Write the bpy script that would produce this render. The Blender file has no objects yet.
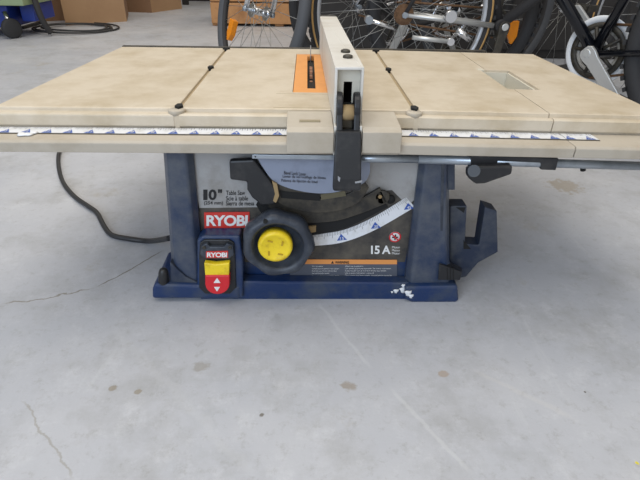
import bpy, math, random
from mathutils import Vector, Matrix
random.seed(4)
S = bpy.context.scene
COL = S.collection
PI = math.pi

# ---------------------------------------------------------------- camera
F = 500.0
H = 0.545
PITCH, YAW, ROLL = math.radians(30.2), math.radians(1.75), math.radians(1.05)
fwd = Vector((math.sin(YAW) * math.cos(PITCH), math.cos(YAW) * math.cos(PITCH), -math.sin(PITCH)))
right = Vector((math.cos(YAW), -math.sin(YAW), 0))
up = right.cross(fwd)
# image content turned clockwise by ROLL
r2 = right * math.cos(ROLL) + up * math.sin(ROLL)
u2 = up * math.cos(ROLL) - right * math.sin(ROLL)
cam_d = bpy.data.cameras.new('camera'); cam = bpy.data.objects.new('camera', cam_d); COL.objects.link(cam)
cam_d.sensor_width = 36; cam_d.lens = 36 * F / 640; cam_d.clip_start = 0.02; cam_d.clip_end = 100
M3 = Matrix((r2, u2, -fwd)).transposed()
cam.matrix_world = Matrix.Translation((0, 0, H)) @ M3.to_4x4()
S.camera = cam

# ---------------------------------------------------------------- light
W = bpy.data.worlds.new('world'); S.world = W; W.use_nodes = True
W.node_tree.nodes['Background'].inputs[0].default_value = (1.0, 0.975, 0.94, 1)
W.node_tree.nodes['Background'].inputs[1].default_value = 0.66

def area(name, loc, target, size, sy, energy, color):
    l = bpy.data.lights.new(name, 'AREA'); l.shape = 'RECTANGLE'; l.size = size; l.size_y = sy
    l.energy = energy; l.color = color
    o = bpy.data.objects.new(name, l); COL.objects.link(o); o.location = loc
    o.rotation_euler = (Vector(target) - Vector(loc)).to_track_quat('-Z', 'Y').to_euler()
area('ceiling_fluorescent_light', (-0.4, 1.0, 3.2), (-0.2, 1.0, 0), 3.6, 2.0, 62, (1.0, 0.94, 0.85))
area('garage_opening_daylight', (-2.0, -3.2, 2.0), (0, 1.0, 0.1), 3.4, 2.4, 116, (0.62, 0.78, 1.0))
area('rear_warm_fill_light', (0.0, 4.2, 3.4), (0.0, 4.2, 0), 3.5, 1.2, 26, (1.0, 0.84, 0.58))  # added fill lamp, warms the background floor
S.view_settings.view_transform = 'Standard'
S.view_settings.look = 'None'
S.view_settings.exposure = 0.0
S.view_settings.gamma = 1.0
S.view_settings.use_curve_mapping = False

# ---------------------------------------------------------------- rays (turn a point of the frame into a point of a real plane)
def ray(px, py): return (r2 * ((px - 320) / F) + u2 * ((240 - py) / F) + fwd)
def onY(px, py, y):
    d = ray(px, py); t = y / d.y; return Vector((0, 0, H)) + d * t
def onZ(px, py, z):
    d = ray(px, py); t = (z - H) / d.z; return Vector((0, 0, H)) + d * t

# ---------------------------------------------------------------- materials
def srgb(c):
    return tuple(((v / 255) / 12.92 if v / 255 <= 0.04045 else ((v / 255 + 0.055) / 1.055) ** 2.4) for v in c)
MATS = {}
def mat(name, c, rough=0.6, metal=0.0, var=None, vscale=20, vamt=0.5, bump=0.0, bscale=80, spec=0.5, alpha=1):
    """c base colour sRGB; var second colour mixed in by noise."""
    if name in MATS: return MATS[name]
    m = bpy.data.materials.new(name); m.use_nodes = True; nt = m.node_tree; N = nt.nodes; L = nt.links
    b = N['Principled BSDF']; b.inputs['Roughness'].default_value = rough; b.inputs['Metallic'].default_value = metal
    b.inputs['Specular IOR Level'].default_value = spec
    b.inputs['Base Color'].default_value = (*srgb(c), 1)
    tc = N.new('ShaderNodeTexCoord')
    if var:
        n = N.new('ShaderNodeTexNoise'); n.inputs['Scale'].default_value = vscale; n.inputs['Detail'].default_value = 6
        n.inputs['Roughness'].default_value = 0.65
        L.new(tc.outputs['Object'], n.inputs['Vector'])
        r = N.new('ShaderNodeMapRange'); r.inputs[1].default_value = 0.62 - 0.3 * vamt; r.inputs[2].default_value = 0.85 - 0.2 * vamt
        L.new(n.outputs['Fac'], r.inputs[0])
        x = N.new('ShaderNodeMix'); x.data_type = 'RGBA'
        x.inputs[6].default_value = (*srgb(c), 1); x.inputs[7].default_value = (*srgb(var), 1)
        L.new(r.outputs[0], x.inputs[0]); L.new(x.outputs[2], b.inputs['Base Color'])
    if bump:
        n2 = N.new('ShaderNodeTexNoise'); n2.inputs['Scale'].default_value = bscale; n2.inputs['Detail'].default_value = 4
        L.new(tc.outputs['Object'], n2.inputs['Vector'])
        bp = N.new('ShaderNodeBump'); bp.inputs['Strength'].default_value = bump; bp.inputs['Distance'].default_value = 0.002
        L.new(n2.outputs['Fac'], bp.inputs['Height']); L.new(bp.outputs[0], b.inputs['Normal'])
    MATS[name] = m
    return m

beige = mat('dusty_beige_metal', (206, 194, 174), 0.42, var=(186, 171, 145), vscale=14, vamt=0.7, bump=0.05, bscale=200)
beige_p = mat('beige_plastic', (182, 173, 158), 0.5, var=(166, 155, 137), vscale=14, vamt=0.5)
fence_w = mat('offwhite_aluminium', (218, 215, 208), 0.4, var=(200, 194, 182), vscale=12, vamt=0.5)
inner = mat('pale_beige_inside', (205, 200, 185), 0.6)
groove = mat('tan_groove', (168, 150, 118), 0.6)
seam = mat('painted_shadow_grey', (70, 64, 52), 0.8)  # dark grey for the shadow painted along the scale tape
black = mat('black_plastic', (32, 33, 36), 0.4, var=(60, 59, 58), vscale=30, vamt=0.4)
dblack = mat('matte_black', (20, 20, 20), 0.8)
navy = mat('navy_plastic', (23, 48, 90), 0.34, var=(68, 76, 86), vscale=16, vamt=0.55, bump=0.15, bscale=300)
navy_d = mat('navy_plastic_dusty', (30, 42, 64), 0.5, var=(76, 80, 86), vscale=22, vamt=0.7)
navy_c = mat('navy_plastic_scuffed', (30, 48, 78), 0.34, var=(88, 92, 98), vscale=13, vamt=0.85, bump=0.15, bscale=300)
slate = mat('slate_blue_plastic', (45, 51, 62), 0.42, var=(78, 83, 90), vscale=35, vamt=0.5)
steel = mat('dull_steel', (170, 178, 186), 0.32, 0.75, var=(130, 138, 146), vscale=18, vamt=0.4)
spoke_m = mat('spoke_steel', (150, 150, 148), 0.35, 0.6)
chrome = mat('chrome', (225, 226, 228), 0.12, 1.0)
alu = mat('silver_aluminium', (205, 206, 204), 0.35, 0.6)
whitep = mat('white_paint', (226, 228, 230), 0.5)
label_w = mat('pale_grey_label', (160, 159, 158), 0.45, var=(134, 130, 124), vscale=18, vamt=0.5)
label_b = mat('dusty_black_label', (50, 48, 48), 0.6, var=(92, 86, 76), vscale=22, vamt=0.8)
warn_b = mat('warning_grey_label', (86, 90, 100), 0.5)
warn_o = mat('warning_orange', (226, 150, 82), 0.5)
ink = mat('black_ink', (24, 24, 26), 0.6)
inkw = mat('white_ink', (226, 226, 224), 0.6)
red = mat('logo_red', (205, 52, 44), 0.5, var=(180, 60, 50), vscale=60)
redp = mat('red_plastic', (206, 34, 44), 0.35)
yel = mat('yellow_plastic', (238, 208, 36), 0.35, var=(196, 158, 26), vscale=60, vamt=0.45)
orange = mat('orange_plastic', (226, 156, 84), 0.45, var=(214, 144, 74), vscale=30)
reflector = mat('orange_reflector', (235, 140, 20), 0.25)
scale_w = mat('white_scale_tape', (224, 226, 230), 0.4, var=(196, 194, 188), vscale=30)
blue = mat('scale_blue', (52, 88, 168), 0.5)
ylw = mat('scale_yellow', (232, 196, 70), 0.5)
platem = mat('smoky_blue_plate', (136, 144, 162), 0.35, var=(114, 120, 134), vscale=16)
darkm = mat('dusty_dark_metal', (40, 38, 36), 0.55, 0.1, var=(80, 74, 62), vscale=40, vamt=0.8)
tan = mat('sawdust_tan', (158, 134, 96), 0.9)
blade_m = mat('blade_dark_steel', (92, 84, 76), 0.4, 0.7)
tooth_m = mat('blade_tooth_copper', (178, 132, 104), 0.4, 0.4)
rubber = mat('tyre_rubber', (46, 46, 48), 0.75, bump=0.3, bscale=150)
rubber_g = mat('tyre_rubber_grey', (78, 80, 84), 0.7)
tanwall = mat('tyre_tan_wall', (190, 150, 92), 0.7)
rimm = mat('pale_rim_metal', (190, 192, 196), 0.35, 0.5)
rust = mat('rusty_metal', (122, 92, 66), 0.6, 0.4, var=(80, 58, 42), vscale=120)
gloss = mat('gloss_black_paint', (18, 20, 26), 0.12)
silverp = mat('silver_paint', (196, 196, 194), 0.3, 0.5)
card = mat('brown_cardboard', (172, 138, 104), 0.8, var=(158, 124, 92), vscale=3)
card_shade = mat('cardboard_shade', (140, 108, 82), 0.8)  # darker copy of the cardboard, shade put into the colour
wood = mat('light_timber', (190, 140, 92), 0.7, var=(150, 104, 64), vscale=8)
green = mat('pale_green_panel', (140, 158, 122), 0.5)
bluep = mat('bright_blue_paint', (30, 56, 140), 0.4)
cable_m = mat('black_cable', (44, 44, 46), 0.5)
darkg = mat('dark_grey_metal', (52, 50, 50), 0.7, var=(36, 34, 34), vscale=4)
wallm = mat('grey_wall', (150, 148, 142), 0.9)
clearline = mat('etched_line', (165, 152, 124), 0.6)

# ---------------------------------------------------------------- mesh builder
ORG = {}
class MB:
    def __init__(self): self.v = []; self.f = []; self.m = []; self.s = []; self.mats = []
    def mi(self, m):
        if m not in self.mats: self.mats.append(m)
        return self.mats.index(m)
    def add(self, vs, fs, m, smooth=False):
        o = len(self.v); self.v += [Vector(p) for p in vs]; i = self.mi(m)
        for f in fs: self.f.append([a + o for a in f]); self.m.append(i); self.s.append(smooth)
        return self
    def box(self, a, b, m):
        x0, y0, z0 = a; x1, y1, z1 = b
        vs = [(x, y, z) for z in (z0, z1) for y in (y0, y1) for x in (x0, x1)]
        return self.add(vs, [(0, 2, 3, 1), (4, 5, 7, 6), (0, 1, 5, 4), (2, 6, 7, 3), (0, 4, 6, 2), (1, 3, 7, 5)], m)
    def prism(self, poly, off, m, side=None):
        n = len(poly); off = Vector(off)
        vs = [Vector(p) for p in poly] + [Vector(p) + off for p in poly]
        self.add(vs, [list(range(n)), list(range(2 * n - 1, n - 1, -1))], m)
        return self.add(vs, [(i, i + n, (i + 1) % n + n, (i + 1) % n) for i in range(n)], side or m)
    def loft(self, rings, m, caps=True, smooth=False):
        n = len(rings[0]); vs = [p for r in rings for p in r]; fs = []
        for k in range(len(rings) - 1):
            for i in range(n): fs.append((k * n + i, k * n + (i + 1) % n, (k + 1) * n + (i + 1) % n, (k + 1) * n + i))
        self.add(vs, fs, m, smooth)
        if caps: self.add(list(rings[0]) + list(rings[-1]), [list(range(n - 1, -1, -1)), list(range(n, 2 * n))], m)
        return self
    def cyl(self, p0, p1, r0, m, r1=None, n=20, caps=True):
        p0, p1 = Vector(p0), Vector(p1); r1 = r0 if r1 is None else r1
        d = (p1 - p0).normalized(); a = d.orthogonal().normalized(); b = d.cross(a)
        R = [[p + (a * math.cos(t) + b * math.sin(t)) * r for t in [2 * PI * i / n for i in range(n)]] for p, r in ((p0, r0), (p1, r1))]
        return self.loft(R, m, caps, True)
    def tube(self, pts, r, m, n=10, closed=False):
        pts = [Vector(p) for p in pts]; K = len(pts); rings = []; a = None
        for i, p in enumerate(pts):
            if closed: d = pts[(i + 1) % K] - pts[i - 1]
            else: d = pts[min(i + 1, K - 1)] - pts[max(i - 1, 0)]
            d.normalize()
            if a is None: a = d.orthogonal()
            a = (a - d * a.dot(d)).normalized(); b = d.cross(a)
            rr = r[i] if isinstance(r, (list, tuple)) else r
            rings.append([p + (a * math.cos(2 * PI * j / n) + b * math.sin(2 * PI * j / n)) * rr for j in range(n)])
        if closed: rings.append(rings[0])
        return self.loft(rings, m, not closed, True)
    def lathe(self, prof, o, ax, m, n=40, mod=None, closed=False):
        """prof: (r, h) pairs; turned about axis ax through o."""
        o = Vector(o); d = Vector(ax).normalized(); a = Vector((1, 0, 0)) if abs(d.x) < .9 else Vector((0, 0, 1))
        a = (a - d * a.dot(d)).normalized(); b = d.cross(a); rings = []
        for r, h in prof:
            rings.append([o + d * h + (a * math.cos(t) + b * math.sin(t)) * (r * (mod(t, r) if mod else 1)) for t in [2 * PI * i / n for i in range(n)]])
        if closed: rings.append(rings[0])
        return self.loft(rings, m, not closed, True)
    def text(self, s, o, U, V, m, off=0.0, th=0.0004):
        """lettering stretched over the rectangle o, o+U, o+V"""
        cu = bpy.data.curves.new('t', 'FONT'); cu.body = s; cu.size = 1; cu.offset = off; cu.space_character = .92 if len(s) < 6 else 1.0; cu.resolution_u = 3
        t = bpy.data.objects.new('t', cu); COL.objects.link(t)
        dg = bpy.context.evaluated_depsgraph_get(); dg.update()
        me = t.evaluated_get(dg).to_mesh()
        xs = [v.co.x for v in me.vertices]; ys = [v.co.y for v in me.vertices]
        if xs:
            x0, x1, y0, y1 = min(xs), max(xs), min(ys), max(ys)
            o, U, V = Vector(o), Vector(U), Vector(V); n = U.cross(V).normalized()
            vs = [o + U * ((v.co.x - x0) / (x1 - x0)) + V * ((v.co.y - y0) / (y1 - y0)) + n * th for v in me.vertices]
            self.add(vs, [tuple(p.vertices) for p in me.polygons], m)
        bpy.data.objects.remove(t); bpy.data.curves.remove(cu)
        return self
    def build(self, name, parent=None, bevel=0, segs=2, kind=None, label=None, origin=None):
        xs = [p.x for p in self.v]; ys = [p.y for p in self.v]; zs = [p.z for p in self.v]
        c = Vector(origin) if origin is not None else Vector(((min(xs) + max(xs)) / 2, (min(ys) + max(ys)) / 2, min(zs)))
        me = bpy.data.meshes.new(name); me.from_pydata([p - c for p in self.v], [], self.f)
        for m in self.mats: me.materials.append(m)
        me.polygons.foreach_set('material_index', self.m); me.polygons.foreach_set('use_smooth', self.s)
        import bmesh
        bm = bmesh.new(); bm.from_mesh(me)
        bmesh.ops.remove_doubles(bm, verts=bm.verts, dist=1e-6)
        bmesh.ops.recalc_face_normals(bm, faces=bm.faces); bm.to_mesh(me); bm.free()
        o = bpy.data.objects.new(name, me); COL.objects.link(o)
        pw = ORG.get(parent.name, Vector()) if parent else Vector()
        if parent: o.parent = parent
        o.location = c - pw; ORG[o.name] = c
        if bevel:
            b = o.modifiers.new('bevel', 'BEVEL'); b.width = bevel; b.segments = segs; b.limit_method = 'ANGLE'; b.angle_limit = math.radians(40)
        if kind: o['kind'] = kind
        if label: o['label'] = label
        return o

worn = mat('worn_grey_scratch', (150, 152, 156), .5)
def thing(name, label, cat, loc, group=None):
    o = bpy.data.objects.new(name, None); COL.objects.link(o); o.location = loc; o.empty_display_size = .05
    o['label'] = label; o['category'] = cat
    if group: o['group'] = group
    ORG[o.name] = Vector(loc); return o
def tag(o, label, cat, group=None):
    o['label'] = label; o['category'] = cat
    if group: o['group'] = group
    return o

# ================================================================ the setting
def concrete():
    m = bpy.data.materials.new('worn_concrete'); m.use_nodes = True; nt = m.node_tree; N = nt.nodes; L = nt.links
    b = N['Principled BSDF']; b.inputs['Roughness'].default_value = 0.5; b.inputs['Specular IOR Level'].default_value = 0.35
    g = N.new('ShaderNodeNewGeometry'); P = g.outputs['Position']
    def noise(sc, det=5, ro=.6, vec=P):
        n = N.new('ShaderNodeTexNoise'); n.inputs['Scale'].default_value = sc; n.inputs['Detail'].default_value = det
        n.inputs['Roughness'].default_value = ro; L.new(vec, n.inputs['Vector']); return n
    def rng(s, a, c, lo=0., hi=1.):
        r = N.new('ShaderNodeMapRange'); r.inputs[1].default_value = a; r.inputs[2].default_value = c
        r.inputs[3].default_value = lo; r.inputs[4].default_value = hi; L.new(s, r.inputs[0]); return r.outputs[0]
    def mix(f, a, c):
        x = N.new('ShaderNodeMix'); x.data_type = 'RGBA'
        if isinstance(a, tuple): x.inputs[6].default_value = (*srgb(a), 1)
        else: L.new(a, x.inputs[6])
        x.inputs[7].default_value = (*srgb(c), 1); L.new(f, x.inputs[0]); return x.outputs[2]
    c = mix(rng(noise(2.2).outputs[0], .35, .7), (176, 179, 186), (191, 192, 196))
    c = mix(rng(noise(7, 8, .7).outputs[0], .48, .75, 0, .6), c, (142, 141, 138))
    c = mix(rng(noise(45, 6, .8).outputs[0], .54, .8, 0, .6), c, (128, 124, 116))
    c = mix(rng(noise(18, 8, .85).outputs[0], .52, .68, 0, .5), c, (204, 206, 210))
    c = mix(rng(noise(1.3, 4, .6).outputs[0], .45, .7, 0, .35), c, (154, 157, 166))
    c = mix(rng(noise(3.1, 7, .75).outputs[0], .60, .74, 0, .55), c, (158, 146, 122))
    # scuffs: streaky pale noise
    mp = N.new('ShaderNodeMapping'); mp.inputs['Scale'].default_value = (26, 2.2, 1); mp.inputs['Rotation'].default_value = (0, 0, .6); L.new(P, mp.inputs[0])
    c = mix(rng(noise(1, 6, .7, mp.outputs[0]).outputs[0], .62, .78, 0, .45), c, (204, 206, 208))
    # lines drawn on the floor (wear scratches, a crack)
    sep = N.new('ShaderNodeSeparateXYZ'); L.new(P, sep.inputs[0])
    wob = noise(9, 5, .7)
    def M(op, a, bb=None, cc=None):
        n = N.new('ShaderNodeMath'); n.operation = op
        for i, q in enumerate((a, bb, cc)):
            if q is None: continue
            if isinstance(q, (int, float)): n.inputs[i].default_value = q
            else: L.new(q, n.inputs[i])
        return n.outputs[0]
    def line(p, q, w, col, wobble, c, amt):
        p, q = Vector(p).xy, Vector(q).xy; d = q - p; ln = d.length; d.normalize(); nx, ny = -d.y, d.x
        dist = M('ADD', M('MULTIPLY', sep.outputs[0], nx), M('MULTIPLY_ADD', sep.outputs[1], ny, -(p.x * nx + p.y * ny)))
        dist = M('ADD', dist, M('MULTIPLY', M('SUBTRACT', wob.outputs[0], .5), wobble))
        al = M('ADD', M('MULTIPLY', sep.outputs[0], d.x), M('MULTIPLY_ADD', sep.outputs[1], d.y, -(p.x * d.x + p.y * d.y)))
        k = rng(M('ABSOLUTE', dist), w * .4, w, 1, 0)
        k = M('MULTIPLY', k, rng(M('ABSOLUTE', M('SUBTRACT', al, ln / 2)), ln / 2 - .02, ln / 2, amt, 0))
        return mix(k, c, col)
    Z = lambda x, y: onZ(x, y, 0)
    c = line(Z(318, 302), Z(372, 370), .004, (206, 208, 210), .02, c, .35)
    c = line(Z(388, 386), Z(474, 476), .004, (210, 212, 212), .02, c, .28)
    c = line(Z(470, 368), Z(580, 420), .006, (206, 204, 200), .03, c, .22)
    c = line(Z(84, 395), Z(118, 345), .004, (205, 208, 210), .03, c, .22)
    c = line(Z(110, 325), Z(255, 480), .009, (200, 202, 204), .06, c, .16)
    c = line(Z(0, 305), Z(95, 288), .0025, (120, 112, 96), .05, c, .7)
    c = line(Z(95, 288), Z(165, 250), .002, (112, 104, 92), .02, c, .8)
    c = line(Z(20, 400), Z(75, 480), .002, (150, 146, 138), .04, c, .6)
    def spot(p, r, col, amt, c):
        dx = M('SUBTRACT', sep.outputs[0], p.x); dy = M('SUBTRACT', sep.outputs[1], p.y)
        d = M('SQRT', M('ADD', M('MULTIPLY', dx, dx), M('MULTIPLY', dy, dy)))
        n3 = noise(60, 3); d = M('ADD', d, M('MULTIPLY', M('SUBTRACT', n3.outputs[0], .5), r * 2.2))
        return mix(rng(d, r * .6, r, amt, 0), c, col)
    c = spot(Z(348, 386), .012, (140, 126, 106), .6, c); c = spot(Z(200, 367), .013, (142, 136, 124), .5, c)
    c = spot(Z(262, 415), .004, (110, 104, 96), .9, c); c = spot(Z(585, 392), .0025, (90, 86, 80), .9, c)
    c = spot(Z(443, 374), .008, (160, 140, 118), .6, c); c = spot(Z(113, 388), .006, (140, 130, 112), .7, c)
    c = spot(Z(138, 392), .005, (140, 130, 112), .7, c); c = spot(Z(565, 186), .05, (150, 136, 112), .55, c)
    c = spot(Z(637, 463), .003, (222, 208, 60), 1, c)
    L.new(c, b.inputs['Base Color'])
    bp = N.new('ShaderNodeBump'); bp.inputs['Strength'].default_value = .12; bp.inputs['Distance'].default_value = .003
    L.new(noise(120, 5).outputs[0], bp.inputs['Height']); L.new(bp.outputs[0], b.inputs['Normal'])
    L.new(rng(noise(5).outputs[0], .3, .7, .42, .62), b.inputs['Roughness'])
    return m
MB().box((-5, -3.5, -0.1), (5, 9.2, 0), concrete()).build('floor', kind='structure')
MB().box((-5, 9.2, 0), (5, 9.4, 3.6), wallm).build('wall_back', kind='structure')
MB().box((-5.2, -3.5, 0), (-5, 9.2, 3.6), wallm).build('wall_left', kind='structure')
MB().box((5, -3.5, 0), (5.2, 9.2, 3.6), wallm).build('wall_right', kind='structure')

# ================================================================ table saw
TZ = 0.33                                   # table top height
YT = 0.775                                  # front edge of the flat top
YBK = onZ(300, 49, TZ).y                    # back edge
LZ = 0.3045; YV = 0.752; YL = 0.690; LB = 0.287
xjl = (onZ(178, 109, TZ).x + onZ(227, 48, TZ).x) / 2
xjr = (onZ(416, 112, TZ).x + onZ(376, 52, TZ).x) / 2
xl = onZ(123, 46, TZ).x
YB = onZ(305, 301, 0).y
print('DIM', YBK, onZ(178, 109, TZ), onZ(227, 48, TZ), onZ(416, 112, TZ), onZ(376, 52, TZ), xl, 'YB', YB, 'seam', onZ(503, 87, TZ), onZ(556, 115, TZ), onZ(536, 55, TZ), onZ(640, 108, TZ))
saw = thing('table_saw', 'navy blue benchtop table saw with a wide beige table on the concrete floor', 'table saw', (0.0, YB + .22, 0))

def top_profile(x0, x1, y1, m=beige):
    prof = [(YT, TZ), (y1, TZ), (y1, TZ - .028), (YV + .004, TZ - .028), (YV, TZ - .022), (YV, TZ - .0065), (YV + .003, TZ - .0045), (YV + .010, TZ - .0045), (YV + .0125, TZ - .0065), (YT - .004, TZ - .0065), (YT - .003, TZ - .001)]
    return [Vector((x0, y, z)) for y, z in prof], Vector((x1 - x0, 0, 0))
def slab(name, x0, x1, label=None):
    b = MB(); p, o = top_profile(x0, x1, YBK); b.prism(p, o, beige)
    return b
g = .0034
lb_ = slab('left', xl, xjl - g)
for v in lb_.v:
    if abs(v.x - xl) < 1e-5: v.x -= .022 * (YBK - v.y) / (YBK - YV)
lb_.build('left_extension_table', saw, bevel=.0016)
# main table with a pocket for the throat plate
pl, pr = onZ(292.5, 92, TZ).x, onZ(335, 92, TZ).x
pf, pb = onZ(311, 92.5, TZ).y, onZ(311, 54, TZ).y
b = MB()
for x0, x1, y0, y1 in ((xjl + g, pl, YT, YBK), (pr, xjr - g, YT, YBK), (pl, pr, YT, pf), (pl, pr, pb, YBK)):
    if y0 == YT:
        p, o = top_profile(x0, x1, y1); b.prism(p, o, beige)
    else: b.box((x0, y0, TZ - .028), (x1, y1, TZ), beige)
b.build('main_table', saw, bevel=0)
b = MB(); bx = onZ(311, 70, TZ).x; sy0, sy1 = onZ(311, 88, TZ).y, onZ(312, 56, TZ).y; sw = .0075
for x0, x1, y0, y1 in ((pl + .001, bx - sw, pf + .001, pb - .001), (bx + sw, pr - .001, pf + .001, pb - .001), (bx - sw, bx + sw, pf + .001, sy0), (bx - sw, bx + sw, sy1, pb - .001)):
    b.box((x0, y0, TZ - .01), (x1, y1, TZ - .0008), orange)
b.build('throat_plate', saw)
MB().box((bx - sw - .004, sy0 - .004, TZ - .026), (bx + sw + .004, sy1 + .004, TZ - .0115), dblack).build('painted_slot_shadow', saw)  # black sheet painted as the shade inside the blade slot
# blade
b = MB(); cy = (sy0 + sy1) / 2; br = .118; cz = TZ + .004 - br; ring = []
NT = 40
for k in range(NT):
    a0 = 2 * PI * k / NT
    for da, rr in ((0, br), (.06, br - .003), (.07, br - .012), (.13, br - .008)):
        ring.append(Vector((bx - .0012, cy + rr * math.cos(a0 + da), cz + rr * math.sin(a0 + da))))
b.prism(ring, (.0024, 0, 0), blade_m)
for k in range(NT):
    a0 = 2 * PI * k / NT; c = Vector((bx, cy + (br - .003) * math.cos(a0 + .03), cz + (br - .003) * math.sin(a0 + .03)))
    b.box(c - Vector((.0028, .0035, .003)), c + Vector((.0028, .0035, .003)), tooth_m)
b.build('saw_blade', saw)
MB().box((bx - .001, sy1 - .012, TZ - .02), (bx + .001, sy1 + .012, TZ + .022), steel).build('riving_knife', saw, bevel=.0005)
# faint etched rectangle in front of the insert
b = MB(); ex0, ex1 = onZ(275, 100, TZ).x, onZ(333, 100, TZ).x; ey0, ey1 = onZ(300, 108, TZ).y, onZ(300, 94, TZ).y
b.box((ex0, ey0, TZ - .0005), (ex1, ey0 + .0015, TZ + .0003), clearline).build('etched_line', saw); b = MB()
b.box((ex0, ey1, TZ - .0005), (ex1, ey1 + .001, TZ + .0003), clearline)
b.build('etched_line', saw)

# right extension (fixed) with hand slot, then sliding piece ; drooping a touch to the right
hx0, hx1 = onZ(494, 78, TZ).x, onZ(524, 78, TZ).x
hy0, hy1 = onZ(505, 87.5, TZ).y, onZ(500, 69, TZ).y
sx = onZ(553, 114, TZ).x
xr = onZ(536, 55, TZ).x
xrf = onZ(640, 103, TZ).x
DR = math.radians(0.75)
def droop(o):
    # rotate about the front-back joint line of the right table
    piv = Vector((xjr, 0, TZ)); R = Matrix.Rotation(DR, 4, 'Y'); w = ORG[o.name]
    nw = piv + R.to_3x3() @ (w - piv); pw = ORG[o.parent.name] if o.parent else Vector()
    o.location = nw - pw; o.rotation_euler = (0, DR, 0)
b = MB()
sx = min(sx, hx1 - .004)
for x0, x1, y0, y1 in ((xjr + g, hx0, YT, YBK), (hx0, sx, YT, hy0), (hx0, sx, hy1, YBK)):
    if y0 == YT:
        p, o = top_profile(x0, x1, y1); b.prism(p, o, beige)
    else: b.box((x0, y0, TZ - .028), (x1, y1, TZ), beige)
b.box((hx0 - .006, hy1 - .004, TZ - .012), (hx0 + .006, hy1 + .012, TZ + .0006), inner)
droop(b.build('right_extension_table', saw))
b = MB()
for x0, x1, y0, y1 in ((hx1, xr + .01, YT, YBK), (sx + .0016, hx1, YT, hy0), (sx + .0016, hx1, hy1, YBK)):
    if y0 == YT:
        p, o = top_profile(x0, x1, y1); b.prism(p, o, beige)
    else: b.box((x0, y0, TZ - .028), (x1, y1, TZ), beige)
droop(b.build('sliding_extension_table', saw))
b = MB()
t = .004; zb = TZ - .05; hx0 += .0008; hx1 -= .0008; hy0 += .0008; hy1 -= .0008
b.box((hx0, hy0, zb), (hx1, hy1, zb + .003), inner)
for a, c in (((hx0, hy0), (hx0 + t, hy1)), ((hx1 - t, hy0), (hx1, hy1)), ((hx0, hy0), (hx1, hy0 + t)), ((hx0, hy1 - t), (hx1, hy1))):
    b.box((a[0], a[1], zb), (c[0], c[1], TZ - .004), inner)
q = onZ(509, 83.5, zb + .01); b.cyl((q.x, q.y, zb + .003), (q.x, q.y, zb + .012), .013, dblack)
droop(b.build('hand_slot_pocket', saw))

# joint strips and clips
for xj, rows in ((xjl, ((181, 107), (212.5, 68), (228, 49))), (xjr, ((410.5, 109), (386, 70), (374.5, 51)))):
    MB().box((xj - g * 1.05, YT - .006, TZ - .026), (xj + g * 1.05, YBK, TZ - .0042), groove).box((xj - g * 1.05, YV + .0003, TZ - .0255), (xj + g * 1.05, YT - .006, TZ - .0066), beige).build('joint_gap_filler', saw)
    for i, (px, py) in enumerate(rows):
        yy = min(onZ(px, py, TZ).y, YBK - .006); w = .0085 if i < 2 else .012
        MB().prism([(xj - w * .7, yy - .006, TZ - .004), (xj + w * .2, yy - .013, TZ - .004), (xj + w * .8, yy - .003, TZ - .004), (xj + w * .4, yy + .008, TZ - .004), (xj - w * .5, yy + .007, TZ - .004)], (0, 0, .008), dblack).build('table_clip', saw, bevel=.001)
    MB().lathe([(.0, 0), (.0125, 0), (.0125, .0062), (.011, .0075), (.0, .0075)], (xj - .002, YV + .0125, TZ - .0073), (0, 0, 1), beige_p, 24).build('joint_plug', saw)

# rear rail
MB().box((xl, YBK + .002, TZ - .03), (xr - .11, YBK + .016, TZ + .0015), darkm).build('rear_rail', saw, bevel=.001)

# front rail: ledge with scale tape
def rail(x0, x1, x_scale0, x_scale1, start, step, name, cols):
    b = MB()
    prof = [(YL, LB), (YL - .001, LZ - .003), (YL + .003, LZ), (YV - .001, LZ), (YV - .001, LB + .006), (YL + .01, LB + .004), (YL + .008, LB)]
    b.prism([Vector((x0, y, z)) for y, z in prof], (x1 - x0, 0, 0), beige_p)
    o = b.build(name, saw, bevel=.0012)
    s = MB(); z0 = LZ + .0008
    y0, y1 = .7225, .7495
    s.box((x_scale0, y0, LZ + .0002), (x_scale1, y1, z0), scale_w)
    s.box((x_scale0, y0 - .004, LZ + .0001), (x_scale1, y0, LZ + .0006), seam)  # dark strip painted as the shadow at the tape's front edge
    zt = z0 + .0002; x = start
    k = 0
    while x < x_scale1 - .004:
        if x > x_scale0 + .004:
            m = cols[k % len(cols)] if callable(cols) is False else cols(x)
            s.add([(x - .0075, y0, zt), (x + .0075, y0, zt), (x, y0 + .016, zt)], [(0, 1, 2)], m)
        for q in range(1, 8):
            xx = x + step * q / 8
            if x_scale0 < xx < x_scale1: s.add([(xx - .0003, y1 - (.007 if q % 2 else .010), zt), (xx + .0003, y1 - (.007 if q % 2 else .010), zt), (xx + .0003, y1, zt), (xx - .0003, y1, zt)], [(0, 1, 2, 3)], ink)
        x += step; k += 1
    k = 0; x = start
    while x < x_scale1 - .006:
        if x > x_scale0 + .006:
            s.text(str(1 + abs(round(x / step)) % 19), (x - .0025, y0 + .002, zt), (.005, 0, 0), (0, .008, 0), inkw)
        x += step; k += 1
    sc = s.build('scale_tape', saw)
    return o, sc
step = .0308
xf0 = onZ(287, 130, LZ).x; xf1 = onZ(401, 130, LZ).x
xs = onZ(557, 140, LZ).x
x3 = onZ(110 + 15 / 5.33, 131, LZ).x
rail(xl - .035, xf1 - .012, xl - .02, xf1 - .012, x3 - step * 22, step, 'front_rail', lambda x: ylw if bx - .05 < x < bx - .005 else blue)
o, s1 = rail(xf1 - .0115, sx + .012, xf1 - .0115, sx + .012, onZ(412, 133, LZ).x, step, 'front_rail', lambda x: blue); droop(o); droop(s1)
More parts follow.
